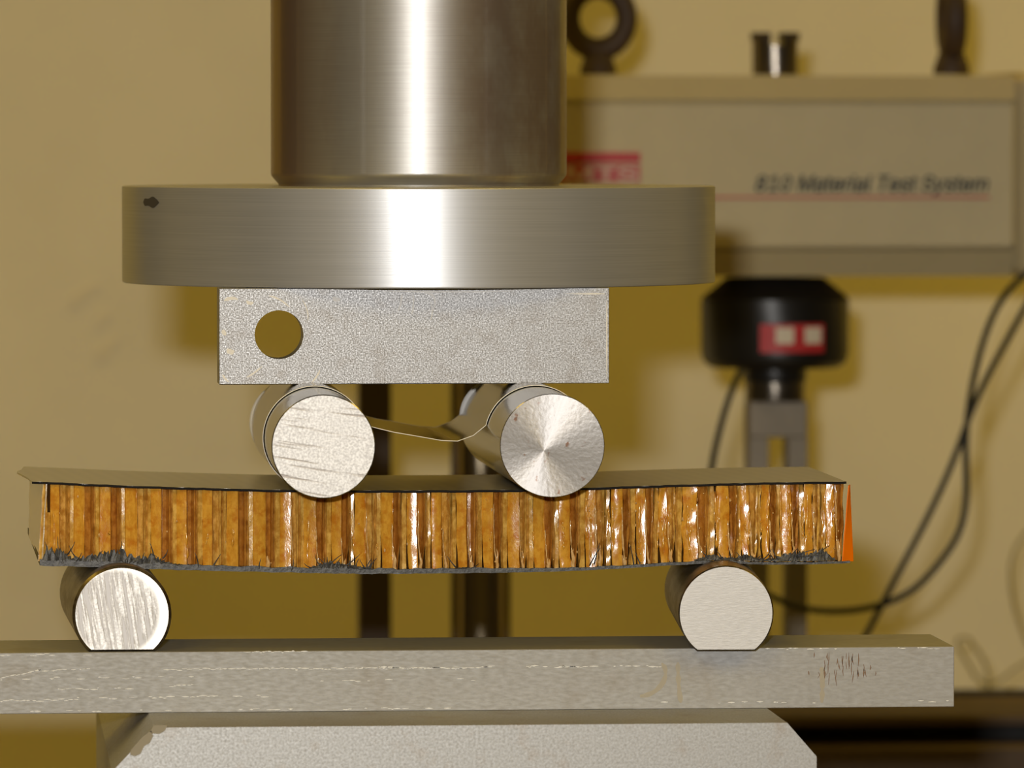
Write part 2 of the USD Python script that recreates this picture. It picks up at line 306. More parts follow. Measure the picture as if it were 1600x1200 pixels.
# ------------------------------------------------------------------ loading rollers and support rollers
def roller(name, label, front, back, R, flat, side_mat, face_mat, tilt=(0, 0), bevel=1.5, group=None, cone=0.0):
    """front, back: centres of the end faces; flat: height below the axis of a flat, or None; tilt: how the front face leans (x, z)"""
    front, back = np.array(front), np.array(back); L = np.linalg.norm(back - front)
    th = thing(name, label, 'roller', front, 0, group)
    ax = (back - front) / L; X = np.cross(ax, [0, 0, 1.0]); X /= np.linalg.norm(X); Zv = np.cross(X, ax)
    if flat is None: pts = [(math.cos(a), math.sin(a)) for a in np.linspace(0, 2 * np.pi, 128, endpoint=False)]
    else:
        a0 = math.asin(-flat / R); pts = [(math.cos(a), math.sin(a)) for a in np.linspace(a0, np.pi - a0, 112)]
    pts = np.array(pts); n = len(pts); b = bevel * S
    def ringpts(y, r, tilted):
        q = pts * r; yy = y + (q[:, :1] * tilt[0] + q[:, 1:] * tilt[1] if tilted else 0) * np.ones((n, 1))
        return np.outer(q[:, 0], X) + np.outer(q[:, 1], Zv) + yy * ax
    rings = [ringpts(0, R - b, True), ringpts(b, R, True), ringpts(L - b, R, False), ringpts(L, R - b, False)]
    v = np.vstack(rings); f = []
    for k in range(3):
        for j in range(n):
            A, B = k * n + j, k * n + (j + 1) % n; f += [(A, B, B + n), (A, B + n, A + n)]
    v = np.vstack([v, ax * L]); f += [(4 * n, 3 * n + j, 3 * n + (j + 1) % n) for j in range(n)]
    side = trimesh.Trimesh(v, np.array(f), process=False)
    obj('shaft', side, side_mat, th, 40)
    rr = np.array([1, .8, .6, .4, .2]); cr = R - b; fv = []
    for k in rr:
        q = pts * cr * k; yy = q[:, :1] * tilt[0] + q[:, 1:] * tilt[1] - cone * (1 - k) * cr
        fv.append(np.outer(q[:, 0], X) + np.outer(q[:, 1], Zv) + yy * ax)
    ff = []
    for k in range(len(rr) - 1):
        for j in range(n):
            A, B = k * n + j, k * n + (j + 1) % n; ff += [(A, A + n, B + n), (A, B + n, B)]
    fv = np.vstack(fv + [[-cone * cr * ax]]); ff += [((len(rr) - 1) * n + j, len(rr) * n, (len(rr) - 1) * n + (j + 1) % n) for j in range(n)]
    fm = trimesh.Trimesh(fv, np.array(ff), process=False)
    # a plug behind the face so that the end is a solid lid
    obj('end_face', fm, face_mat, th, 20)
    return th

Q1, Q2 = -194, 612
RL = 79.6 * S
def turned_face():
    """faced-off end: fine rings about a point near the centre stretch the flash's reflection into a fan; rust flecks"""
    cx, cz = -13 * S, -8 * S
    n = {'tc': ('texture_coordinate', {}), 'mp': ('mapping', {'location': (-cx, 0, -cz)}), 'sp': ('separate_xyz', {}), 'tv': ('combine_xyz', {'y': 0.0}),
         'at': ('math', {'math_type': 'arctan2'}), 'cz': ('combine_xyz', {}), 'na': ('noise_texture', {'scale': 9.0, 'detail': 6, 'roughness': .7}),
         'r': ('rgb_ramp', {'ramp': [(0, (.31, .30, .295)), (.35, (.36, .35, .345)), (.65, (.42, .41, .405)), (1, (.48, .47, .465))]}),
         'n2': ('noise_texture', {'scale': 900, 'detail': 3}),
         'n3': ('noise_texture', {'scale': 420, 'detail': 4}), 'm3': ('map_range', {'from_min': .65, 'from_max': .72, 'clamp': True}), 'x3': ('mix', {'color2': (.24, .14, .10)}),
         'b': ('bump', {'strength': .22, 'distance': 1.2e-4}),
         'p': ('principled_bsdf', {'metallic': 1.0, 'roughness': .40, 'anisotropic': .92}), 'd': ('principled_bsdf', {'metallic': .3, 'roughness': .6}), 'mx': ('mix_closure', {'fac': .5})}
    l = [('tc.object', 'mp.vector'), ('mp.vector', 'sp.vector'), ('sp.x', 'tv.x'), ('sp.z', 'tv.z'), ('tv.vector', 'p.tangent'),
         ('sp.x', 'at.value1'), ('sp.z', 'at.value2'), ('at.value', 'cz.x'), ('cz.vector', 'na.vector'), ('na.fac', 'r.fac'),
         ('tc.object', 'n2.vector'), ('tc.object', 'n3.vector'), ('n3.fac', 'm3.value'), ('m3.result', 'x3.fac'), ('r.color', 'x3.color1'), ('x3.color', 'p.base_color'), ('x3.color', 'd.base_color'),
         ('n2.fac', 'b.height'), ('b.normal', 'p.normal'), ('p.BSDF', 'mx.closure1'), ('d.BSDF', 'mx.closure2')]
    return mat('faced_end', n, l, 'mx.closure')
def sawn_face(name, ang, across, lines, lo, hi, dark, land=None, metal=.55, rough=.5):
    """saw-cut end: speckled bright metal crossed by a few dark saw lines at ang degrees; land = (x, z, radius) outside which the face is smooth"""
    n = {'tc': ('texture_coordinate', {}), 'm0': ('mapping', {'mapping_type': 'point', 'rotation': (0, math.radians(ang), 0)}), 'mp': ('mapping', {'scale': (.035, 1, 1) if across else (1, 1, .035)}),
         'nl': ('noise_texture', {'scale': lines, 'detail': 3, 'roughness': .55}), 'ml': ('map_range', {'from_min': lo, 'from_max': hi, 'clamp': True}),
         'ns': ('noise_texture', {'scale': 1900, 'detail': 3}), 'rs': ramp2((.52, .515, .515), (.80, .80, .80), .35, .65),
         'x': ('mix', {'color2': dark}), 'b': ('bump', {'strength': .3, 'distance': 1.5e-4, 'invert': True}), 'p': ('principled_bsdf', {'metallic': metal, 'roughness': rough})}
    l = [('tc.object', 'm0.vector'), ('m0.vector', 'mp.vector'), ('mp.vector', 'nl.vector'), ('nl.fac', 'ml.value'), ('tc.object', 'ns.vector'), ('ns.fac', 'rs.fac'), ('rs.color', 'x.color1'), ('x.color', 'p.base_color')]
    out = 'ml.result'
    if land:
        n['sv'] = ('separate_xyz', {}); n['ml2'] = ('mapping', {'location': (-land[0] * S, 0, -land[1] * S)}); n['zy'] = ('math', {'math_type': 'multiply', 'value2': 0.0})
        n['g'] = ('gradient_texture', {'gradient_type': 'spherical'}); n['ms'] = ('mapping', {'scale': (1 / (land[2] * S * 1.25), 0, 1 / (land[2] * S * 1.25))}); n['mg'] = ('map_range', {'from_min': .17, 'from_max': .25, 'clamp': True}); n['mm'] = ('math', {'math_type': 'multiply'})
        l += [('tc.object', 'ml2.vector'), ('ml2.vector', 'ms.vector'), ('ms.vector', 'g.vector'), ('g.fac', 'mg.value'), (out, 'mm.value1'), ('mg.result', 'mm.value2')]; out = 'mm.value'
        del n['sv'], n['zy']
        n['xl'] = ('mix', {'color1': (.90, .89, .88)}); l += [('mg.result', 'xl.fac'), ('rs.color', 'xl.color2')]; l[l.index(('rs.color', 'x.color1'))] = ('xl.color', 'x.color1')
    l += [(out, 'x.fac'), (out, 'b.height'), ('b.normal', 'p.normal')]
    return mat(name, n, l)
M['sawn'] = sawn_face('sawn_end', -9, True, 1000, .575, .68, (.40, .37, .36))
M['sawn_v'] = sawn_face('coarse_sawn_end', 9, False, 950, .45, .56, (.44, .43, .43), land=(-9, 2, 66))
M['faced'] = turned_face()
zt = zat(697, Q1, 690)             # axis height of the loading rollers
fl, bl = at(505.5, 698, Q1), at(468, 657, Q2); frr, br = at(863, 696, Q1), at(793.5, 660, Q2)
for p in (fl, bl, frr, br): p[2] = zt
r1 = roller('loading_roller', 'steel roller with sawn scratched end, under left of the holed plate', fl, bl, RL, None, M['roller'], M['sawn'], (.02, -.01), 1.5)
r2 = roller('loading_roller', 'steel roller with fan-patterned turned end and rust flecks, under right of holed plate', frr, br, RL, None, M['roller'], M['faced'], (-.13, -.015), 1.0, cone=.012)
ZB = zat(1015, -80, 750)           # top of the lower bar
fs, bs = at(190.7, 967.5, -70), at(167, 931, 420); RS = 77.0 * sc(-70)
ft, bt = at(1134.5, 968, -130), at(1109, 931, 400); RT = 74.8 * sc(-130)
for p, r in ((fs, RS), (bs, RS), (ft, RT), (bt, RT)): p[2] = ZB + 57.5 * sc(-70) + (0 if r == RS else 1 * S)
s1 = roller('support_roller', 'bright roller with coarse sawn end and flat base, under panel left end', fs, bs, RS, fs[2] - ZB, M['support'], M['sawn_v'], (-.03, .05), 4.5)
s2 = roller('support_roller', 'dull roller with fine milled end and flat base, under panel right end', ft, bt, RT, ft[2] - ZB, M['support'], M['milled'], (.03, -.02), 2.0)

# ------------------------------------------------------------------ the clear film laid over both loading rollers
def film_path():
    o = 1.2 * S; R = RL + o; tq = .35
    A = fl + (bl - fl) * tq; B = frr + (br - frr) * tq; pts = []
    for a in np.radians(np.linspace(235, 14, 40)): pts.append((A[0] + R * math.cos(a), A[2] + R * math.sin(a)))
    mid = [at(px, py, 88) for px, py in ((590, 670), (615, 676), (650, 682), (690, 689), (715, 690), (740, 681))]
    pts += [(m[0], m[2]) for m in mid]
    for a in np.radians(np.linspace(167, -60, 40)): pts.append((B[0] + R * math.cos(a), B[2] + R * math.sin(a)))
    return np.array(pts)
fp = film_path()
dx = np.where(np.arange(len(fp)) < 43, (bl - fl)[0], (br - frr)[0]) / (Q2 - Q1)
P = np.zeros((len(fp), 9, 3)); nrm = np.zeros((len(fp), 3))
tg = np.gradient(fp, axis=0); tg /= np.linalg.norm(tg, axis=1, keepdims=True); nrm[:, 0], nrm[:, 2] = -tg[:, 1], tg[:, 0]
for j in range(9):
    q = 88 + (560 - 88) * j / 8
    P[:, j, 0] = fp[:, 0] + dx * (q - 88); P[:, j, 1] = Y(q); P[:, j, 2] = fp[:, 1]
o = P[46, 0].copy()
fm = thing('plastic_film', 'clear plastic strip sagging between the two loading rollers', 'plastic strip', o)
obj('strip', shell(P - o, (nrm * 1.3 * S)[:, None, :]), film(), fm, 40)

for jj in (0, 8):
    obj('edge', tube(P[:, jj] - o + nrm * .7 * S, .8 * S, 6), M['film_edge'], fm, True)
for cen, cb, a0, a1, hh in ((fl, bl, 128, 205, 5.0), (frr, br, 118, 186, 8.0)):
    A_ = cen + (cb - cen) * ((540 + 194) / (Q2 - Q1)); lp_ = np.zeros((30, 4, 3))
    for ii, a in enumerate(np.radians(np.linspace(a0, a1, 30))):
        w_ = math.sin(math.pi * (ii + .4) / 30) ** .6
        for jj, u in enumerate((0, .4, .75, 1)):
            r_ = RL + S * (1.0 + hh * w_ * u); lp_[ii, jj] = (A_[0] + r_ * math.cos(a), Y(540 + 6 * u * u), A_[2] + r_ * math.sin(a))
    obj('glint_lip', shell(lp_ - o, np.array([0, .6 * S, 0])), M['film_edge'], fm, 40)  # added lip; its pale colour paints a white glint beside the roller

# ------------------------------------------------------------------ the sandwich panel
TOPP = np.array([(20, 753.5), (50, 754), (120, 757), (200, 760.5), (350, 765), (430, 767), (600, 768), (800, 767), (900, 764.5), (1000, 761), (1100, 758), (1200, 755.5), (1345, 754)], float)
BOTP = np.array([(20, 881), (62, 883.5), (172, 886.5), (287, 890.5), (460, 894.5), (572, 896.5), (716, 895.5), (860, 893), (989, 887), (1060, 882.5), (1134, 880), (1191, 882), (1345, 878.5)], float)
from scipy.interpolate import PchipInterpolator
ytop, ybot = PchipInterpolator(*TOPP.T), PchipInterpolator(*BOTP.T)
QS = 450
def pt(px, py, q):                 # a panel point: placed on the front plane, then moved straight back by q
    p = at(px, py, 0); return np.array([p[0], Y(q), p[2]])
pan = thing('sandwich_panel', 'bent amber honeycomb panel with black skins lying across the two support rollers', 'honeycomb panel')
px_t = np.linspace(50, 1322, 90)
ts = np.zeros((90, 14, 3))
for i, x in enumerate(px_t):
    for j in range(14):
        q = QS * j / 13
        jit = 0.5 * math.sin(x * .21) + .5 * math.sin(x * .057 + 2) if j == 0 else 0
        ts[i, j] = pt(x, float(ytop(x)) + 1.2, q - 2 * (j == 0) + jit); e = ts[i, j]
        if i < 4: e[0] -= S * (4 - i) / 4 * np.interp(q, [0, 120, 300, 345, 450], [0, 6, 23, 14, 9])
top_skin = obj('top_skin', shell(ts, np.array([0, 0, 2.8 * S])), M['carbon'], pan, 40, label='glossy black woven top skin')
ed = np.zeros((110, 3, 3))
for i, x in enumerate(np.linspace(50, 1322, 110)):
    for j in range(3):
        ed[i, j] = pt(x, float(ytop(x)) + 1.8 + .5 * math.sin(x * .37) * math.sin(x * .083), -4.4 + .2 * j); e = ed[i, j]; e[2] += S * ((j - 1) * 1.7 + 1.9)
obj('skin_edge', shell(ed, np.array([0, 1.2 * S, 0])), M['skin_edge'], pan, 30, 'cut black front edge of the top skin')
px_b = np.linspace(62, 1328, 130)
bsk = np.zeros((130, 12, 3)); thk = np.zeros((130, 12, 3))
for i, x in enumerate(px_b):
    for j in range(12):
        q = QS * j / 11
        rough = (1.1 if x < 760 else .5) * (math.sin(x * .31) * .5 + math.sin(x * .127 + 1) * .6 + math.sin(x * .73 + 2) * .4) if j == 0 else 0
        bsk[i, j] = pt(x, float(ybot(x)), q - 3 * (j == 0)); e = bsk[i, j]
        e[2] += rough * .5 * S
        if i < 5: e[0] -= S * (5 - i) / 5 * 1.3 * j; e[2] += S * (5 - i) / 5 * 2.0 * j
        thk[i, j, 2] = S * (np.interp(x, [62, 300, 760, 900, 1330], [9.5, 8.5, 7.5, 5.0, 3.5]) + max(-1.5, rough))
obj('bottom_skin', shell(bsk, thk), M['fray'], pan, 40, label='ragged dark grey bottom skin')

seams = [71, 107, 146.6, 187, 228.6, 268, 307, 347, 386, 428, 467.5, 508, 546, 586, 626, 666, 705, 745, 784, 824, 865, 904, 945, 985, 1021, 1056, 1107, 1152, 1184, 1213, 1249, 1282, 1318]
nz = 18
def strip(cols, cell, seed, crumple, mats, pinch=0.0, name='cell_wall', u0=0.0, lean=0.0):
    """one folded wall of a cut cell: cols = (fraction across the cell, depth) of its bends, wandering and crumpling over the height"""
    a, b = cell; w = b - a; P = np.zeros((nz, len(cols), 3))
    for k in range(nz):
        u = u0 + (1 - u0) * k / (nz - 1)
        for j, (fx, dq) in enumerate(cols):
            x = a + fx * w; low = max(0.0, (u - .45) / .55)
            nx = (meshkit.noise(np.array([seed * 7.3 + j * 1.7, u * 5, 3.1])) - .5) * 2 * crumple + (meshkit.noise(np.array([seed * 3.1 + j * 9.1, u * 14, 8.8])) - .5) * crumple * .7
            nd = (meshkit.noise(np.array([seed * 5.9 + j * 2.9, u * 6, 6.6])) - .5) * 2 * crumple * 1.2
            if pinch: x += pinch * low ** 1.5 * (.80 * w + a - x)
            y = float(ytop(x)) + 1.5 + u * (float(ybot(x)) - 4 - float(ytop(x)) - 1.5)
            P[k, j] = pt(x + nx, y, dq + nd + lean * (1 - u))
    sh = shell(P[:, ::-1], np.array([0, 2.0 * S, 0]))
    return obj(name, sh, mats, pan, 22)
for i in range(len(seams) - 1):
    a, b = seams[i], seams[i + 1]; mid = (a + b) / 2
    cr = .55 if mid < 560 else .9 if mid < 860 else 1.7 if mid < 1010 else 2.4
    pinch = 0.0 if i < 11 else random.uniform(.35, .75)
    j1, j2 = random.uniform(-.04, .04), random.uniform(-.05, .05); d = random.uniform(-2.2, 2.2); e = random.uniform(-1.5, 2.5)
    big = .64 + j2
    tl = random.uniform(2.6, 4.6) if mid < 860 else random.choice((random.uniform(0, 1.6), random.uniform(1, 4.2)))
    sg = random.choice((-1, 1)); d = d if mid > 860 else d * .4; lean = lean_a = 0.0
    if random.random() < (.62 if mid > 860 else .12 if mid > 560 else .05): sg, tl, lean = 1, random.uniform(1.4, 3.4), random.uniform(5, 10)
    if random.random() < (.5 if mid > 860 else .2 if mid > 560 else .06): lean_a = random.uniform(5, 10)
    strip([(-.02, 10), (.07, 3.0 + e * .5), (.22 + j1, 2.2 + tl * (sg > 0))], (a, b), i * 3 + 1, cr, M['paper_a'], u0=.36 if i == 0 else 0, lean=lean_a)
    strip([(.22 + j1, 2.2 + tl * (sg > 0)), (.27 + j1, .6 + tl * (sg > 0)), (.45, .3 + tl * .5 + d * .3), (big - .02, .6 + tl * (sg < 0)), (big, 2.2 + tl * (sg < 0)), (big + .035, 6), (big + .05, 16)], (a, b), i * 3 + 2, cr, M['paper_b'], pinch * .25, lean=lean)
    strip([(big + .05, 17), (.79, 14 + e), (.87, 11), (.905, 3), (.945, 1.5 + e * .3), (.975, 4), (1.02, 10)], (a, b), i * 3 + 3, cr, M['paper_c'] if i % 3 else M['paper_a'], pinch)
# the core behind the cut cells, its far side, the split left end and the orange right end
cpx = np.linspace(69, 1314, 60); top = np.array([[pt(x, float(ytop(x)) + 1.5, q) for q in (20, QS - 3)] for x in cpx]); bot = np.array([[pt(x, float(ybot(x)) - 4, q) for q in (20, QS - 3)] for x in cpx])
obj('core', shell(bot, top - bot), M['core_shade'], pan, 20, label='honeycomb core behind the cut face')
def sheet(quad, n, mt, name, thick=2.0, wob=1.5, seed=1, label=None):
    (A, B, C, D) = [np.array(v, float) for v in quad]; P = np.zeros((n, n, 3)); rr = np.random.default_rng(seed)
    for i in range(n):
        for j in range(n):
            u, v = i / (n - 1), j / (n - 1); p = A * (1 - u) * (1 - v) + B * u * (1 - v) + C * u * v + D * (1 - u) * v
            P[i, j] = p + S * wob * (rr.random(3) - .5)
    return obj(name, shell(P, np.array([thick * S, 0, 0])), mt, pan, 30, label)
sheet((pt(72, 757, 0), pt(50, 757, QS * .8), pt(48, 862, QS * .8), pt(64, 878, 0)), 9, M['film_end'], 'end_wall', 2, 1.2, 3, 'pale resin-smeared wall at the split left end')
sheet((pt(67, 757, -1), pt(71, 757, 6), pt(70, 878, 6), pt(60, 877, -1)), 7, M['paper_a'], 'end_strip', 3, 1.2, 4)
sheet((pt(1325, 759, -1), pt(1329, 758, 14), pt(1334, 878, 14), pt(1315, 877, -1)), 7, M['paper_o'], 'end_wall', 1.5, .6, 5, 'bright orange wall at the right end')
# sharp glossy wrinkles of the paper, most of them in the crumpled right half
wr = []
for i in range(len(seams) - 1):
    a, b = seams[i], seams[i + 1]
    for _ in range(3 if a > 1000 else 2 if a > 850 else (1 if random.random() < .45 else 0)):
        x = random.uniform(a + 3, a + .62 * (b - a)); u0, u1 = random.uniform(.02, .5), random.uniform(.6, .96); n_ = 14; g = np.random.default_rng(i * 5 + _)
        if a < 850: u0 = random.uniform(.3, .7)
        ph, am = random.uniform(0, 6), random.uniform(.4, 1.6)
        pp_ = [pt(x + am * math.sin(ph + 4.5 * k / n_) + random.uniform(-.3, .3), float(ytop(x)) + 3 + (u0 + (u1 - u0) * k / (n_ - 1)) * (float(ybot(x)) - float(ytop(x)) - 9), 1.4 + random.uniform(-.5, .5)) for k in range(n_)]
        wr.append(tube(np.array(pp_), np.r_[.3, g.uniform(.7, 2.3, n_ - 2), .3] * S, 8))
obj('wrinkle', cat(*wr), M['paper_b'], pan, True, 'shiny upright wrinkles in the amber paper', 'stuff')
# pale resin where the walls pinch together, and beads of it
blobs = []
for i in range(8, len(seams) - 1):
    a, b = seams[i], seams[i + 1]; x = a + (.80 + random.uniform(-.03, .03)) * (b - a); hh = random.uniform(8, 20) * (1 if i > 11 else .6); w = random.uniform(1.6, 3.2)
    s = trimesh.creation.icosphere(2, 1.0); v = s.vertices.copy(); v[:, 0] *= w * (1.1 - .5 * np.clip(v[:, 2], -1, 1)); v[:, 1] *= 4; v[:, 2] *= hh
    v[:, 0] += np.sin(v[:, 2] * .35 + i) * .8
    cpt = pt(x, float(ybot(x)) - 6 - hh * .7, 5); s.vertices = v * S + cpt; blobs.append(s)
for i in range(9, len(seams) - 1):  # pale lines along the folds stand in for edge glints
    a, b = seams[i], seams[i + 1]; xx = a + (.66 + random.uniform(-.02, .03)) * (b - a); u0 = random.uniform(.05, .5); ps = []
    for k in range(12):
        u = u0 + (.97 - u0) * k / 11; low = max(0, (u - .45) / .55)
        ps.append(pt(xx + low ** 1.6 * .11 * (b - a) + random.uniform(-.5, .5), float(ytop(xx)) + 3 + u * (float(ybot(xx)) - float(ytop(xx)) - 9), 1.2 + random.uniform(-.4, .4)))
    blobs.append(tube(np.array(ps), np.r_[.2, np.random.default_rng(i).uniform(.45, 1.4, 10) * (1.5 if a > 860 else 1), .3] * S, 6))
for k in range(110):
    x = random.uniform(900, 1312) if k < 84 else random.uniform(80, 940); y = float(ytop(x)) + random.uniform(.08, .94) * (float(ybot(x)) - float(ytop(x)))
    s = trimesh.creation.icosphere(1, 1.0); v = s.vertices.copy(); v[:, 0] *= random.uniform(.7, 1.6); v[:, 2] *= random.uniform(.9, 3.4); v[:, 1] *= 1.6
    s.vertices = v * S + pt(x, y, 1.0); blobs.append(s)
obj('resin_fillet_glint', cat(*blobs), M['resin'], pan, True, 'pale glossy resin in the cell corners, and pale lines painting glints on the folds', 'stuff')
# frayed carbon: clumps along the bottom edge, then single fibres
def clump(x0, x1, hts, seed):
    xs = np.arange(x0, x1 + .1, 2.2); rr = np.random.default_rng(seed); P = np.zeros((len(xs), 4, 3))
    hx = np.interp(xs, *np.array(hts).T) * (.62 + .55 * rr.random(len(xs)))
    for i, x in enumerate(xs):
        for j, u in enumerate((0, .4, .75, 1.0)):
            P[i, j] = pt(x + (rr.random() - .5) * 2.5 * u, float(ybot(x)) - 5 - hx[i] * u, -2.5 + 2.2 * u + (rr.random() - .5) * 2)
    return shell(P, np.array([0, 2.5 * S, 0]))
fr_m = [clump(66, 300, [(66, 4), (72, 24), (100, 22), (112, 9), (135, 12), (160, 19), (188, 24), (215, 13), (238, 18), (256, 9), (300, 1)], 1),
        clump(480, 600, [(480, 1), (500, 11), (520, 14), (545, 9), (600, 1)], 2), clump(700, 770, [(700, 1), (722, 5), (770, 1)], 3),
        clump(1085, 1195, [(1085, 2), (1110, 9), (1130, 5), (1150, 4), (1165, 11), (1195, 3)], 4), clump(1195, 1305, [(1195, 3), (1215, 7), (1240, 16), (1262, 13), (1286, 20), (1305, 2)], 5)]
fib = [((92, 872), (90, 838)), ((104, 868), (117, 846)), ((120, 872), (108, 852)), ((310, 886), (304, 863)), ((333, 884), (345, 865)), ((405, 889), (408, 872)), ((455, 892), (458, 874)), ((540, 884), (562, 866)), ((500, 884), (492, 866)),
       ((516, 882), (534, 866)), ((712, 886), (698, 868)), ((735, 888), (748, 880)), ((928, 882), (936, 848)), ((921, 884), (938, 856)), ((990, 882), (984, 852)), ((1000, 880), (992, 862)), ((1160, 876), (1150, 862)), ((1240, 868), (1272, 858)),
       ((1250, 870), (1290, 866)), ((1262, 874), (1296, 852)), ((1232, 874), (1246, 856)), ((186, 862), (190, 845)), ((240, 868), (234, 848)), ((254, 872), (262, 858)), ((150, 874), (160, 860)), ((75, 866), (70, 846))]
for k in range(46):
    x = random.choice((random.uniform(70, 260), random.uniform(485, 580), random.uniform(1100, 1300))); yb = float(ybot(x)) - 8
    fib.append(((x, yb), (x + random.uniform(-14, 14), yb - random.uniform(6, 18))))
for (ax_, ay), (bx_, by) in fib:
    A, B = pt(ax_, ay, -2), pt(bx_, by, random.uniform(-6, -1)); m_ = (A + B) / 2 + S * np.array([random.uniform(-2, 2), -1, 0])
    fr_m.append(tube(spline([A, m_, B], 5), np.linspace(1.2, .35, 5) * S, 5))
obj('frayed_fibre', cat(*fr_m), M['fray'], pan, 30, 'dark frayed carbon fibres along the bottom edge', 'stuff')

# ------------------------------------------------------------------ lower bar and block
QB0, QB1 = -80, 166
bx0, bx1 = xat(-330, QB0, 1060), xat(1491, QB0, 1060); zbb = zat(1110, QB0, 750)
bar = thing('lower_bar', 'long grey metal bar with scratches, carrying the two support rollers', 'metal bar', (bx0, Y(QB0), zbb))
t = box(bx0, bx1, Y(QB0), Y(QB1), zbb, ZB - 1e-5, .9 * S); t.apply_translation((-bx0, -Y(QB0), -zbb))
obj('bar', t, M['beam'], bar, 20)
o = np.array([bx0, Y(QB0), zbb])
def bp(px, py, out=.35): p = at(px, py, QB0); return np.array([p[0], Y(QB0) - out * S, p[2]]) - o
sc_m = []; rs = np.random.default_rng(3)
def dash(px, py, ln, w, slope=0.0):
    p = [bp(px, py), bp(px + ln / 2, py + slope * ln / 2 + rs.normal() * .25), bp(px + ln, py + slope * ln)]
    return ribbon(np.array(p), np.array([.25, w, .25]) * S)
for (xa, xb, yy, sl, dens) in ((0, 300, 1062, -.01, .30), (255, 760, 1047, 0, .95), (560, 900, 1046, 0, .5), (90, 200, 1077, -.01, .6), (255, 300, 1073, 0, .9), (0, 120, 1096, -.02, .9), (120, 420, 1092, -.01, .45), (0, 60, 1060, -.22, .9), (60, 140, 1048, -.04, .7), (500, 760, 1066, .0, .3), (800, 1030, 1046, 0, .5),
                              (20, 700, 1112, -.004, .22), (1000, 1480, 1103, 0, .15), (380, 480, 1020, 0, .8), (0, 140, 1024, 0, .35), (1120, 1470, 1020, 0, .3)):
    x = xa
    while x < xb:
        ln = rs.uniform(3, 14)
        if rs.random() < dens: sc_m.append(dash(x, yy + sl * (x - xa) + rs.normal() * .9 - .005 * (x - 0), ln, rs.uniform(.45, 1.15), sl))
        x += ln * .9
obj('scratch', cat(*sc_m), M['scratch'], bar, 30, 'bright fine scratches on the front', 'stuff')
ru = []
for k in range(34):
    x = rs.normal(1318, 26); y0 = rs.uniform(1018, 1058); ln = rs.uniform(6, 26) * math.exp(-((x - 1318) / 40) ** 2) + 3
    ru.append(ribbon(np.array([bp(x, y0), bp(x + rs.normal() * .8, y0 + ln / 2), bp(x + rs.normal(), min(1098, y0 + ln))]), np.array([.25, rs.uniform(.5, 1.1), .25]) * S))
obj('rust_scratch', cat(*ru), M['rust'], bar, 30, 'brown vertical scratch marks near the right end', 'stuff')
st = []
for pts in ([(1059, 1035), (1060, 1060), (1062, 1085), (1064, 1098)], [(1034, 1036), (1040, 1052), (1032, 1072), (1016, 1084), (1000, 1088)], [(1284, 1042), (1285, 1070), (1284, 1098)]):
    st.append(ribbon(spline([bp(x, y, .02) for x, y in pts], 14), S * rs.uniform(2.0, 4.6, 14) * np.r_[.5, np.ones(12), .6], .12))
st = cat(*st)
obj('water_stain', st, M['stain'], bar, True, 'tan dried water tracks right of centre', 'stuff')

QL = -327; o = at(720, 1200, QL); o[2] -= .10
pts = [(175, 1206), (240, 1133.5), (1230, 1133.5), (1276, 1182)]
pp = [at(x, y, QL) for x, y in pts]; ztop = zbb - 1e-5
poly = [(pp[0][0], o[2]), (pp[3][0], o[2]), (pp[3][0], pp[3][2]), (pp[2][0], ztop), (pp[1][0], ztop), (pp[0][0], pp[0][2])]
blk = man(extrude_y([(x - o[0], z - o[2]) for x, z in poly], 0, Y(870 - QL)))
CH = [[(204, 1172), (222, 1152), (236, 1141), (240, 1150), (234, 1162), (226, 1166), (220, 1178), (212, 1182), (203, 1180)], [(240, 1133), (262, 1132.6), (258, 1142), (250, 1147), (238, 1147), (234, 1143)]]
def chip_poly(c): return [(p[0] - o[0], p[2] - o[2]) for p in (at(x, y, QL) for x, y in c)]
for c_ in CH: blk = blk - man(extrude_y(chip_poly(c_), -.002, 2.2 * S))
lb = thing('base_block', 'big grey steel block with cut corners and a chipped left corner, beneath the long bar', 'steel block', o)
obj('block', arr(blk), M['block'], lb, 20)
for c_ in CH: obj('chip', extrude_y(Polygon(chip_poly(c_)).buffer(-.3 * S), 1.6 * S, 2.6 * S), M['chip'], lb, False, 'dull chipped patch at the left corner')
ped = thing('machine_pedestal', 'grey round pedestal carrying the block from below', 'pedestal', (o[0], Y(270), 0))
obj('column', lathe([(0, 0), (.11, 0), (.11, .02), (.06, .03), (.06, o[2] - .03), (.085, o[2] - .02), (.085, o[2]), (0, o[2])], 64), M['frame_grey'], ped)

# ------------------------------------------------------------------ the small testing machine against the wall
QM = 4000; sm = sc(QM)
X = lambda px, q=QM: xat(px, q, 300)
Z = lambda py, q=QM: zat(py, q, 1300)
ox, oz = X(1240), Z(270)
ch = thing('test_machine_crosshead', 'beige machine crosshead with red badge and dark lettering, behind on the right', 'machine head', (ox, Y(QM), oz))
bevq = 60
y0, y1 = 0.0, Y(620)
prof = [(bevq * S, Z(432) - oz), (0, Z(392) - oz), (0, Z(156) - oz), (34 * S, Z(155) - oz), (60 * S, Z(117) - oz), (y1, Z(117) - oz), (y1, Z(432) - oz)]
xl, xr_ = X(700) - ox, X(1586) - ox
obj('housing', extrude_x([(.006, Z(390) - oz), (.006, Z(157) - oz), (y1 - .002, Z(157) - oz), (y1 - .002, Z(390) - oz)], xl, xr_), M['beige'], ch, 20)
obj('front_panel', box(xl, xr_, 0, .0061, Z(389) - oz, Z(158) - oz, .0012), M['beige'], ch, 20)
obj('top_cover', extrude_x([(-.0004, Z(156.5) - oz), (.003, Z(118) - oz), (y1, Z(118) - oz), (y1, Z(156.5) - oz)], xl, xr_), M['beige_dark'], ch, 20, 'darker top cover strip')
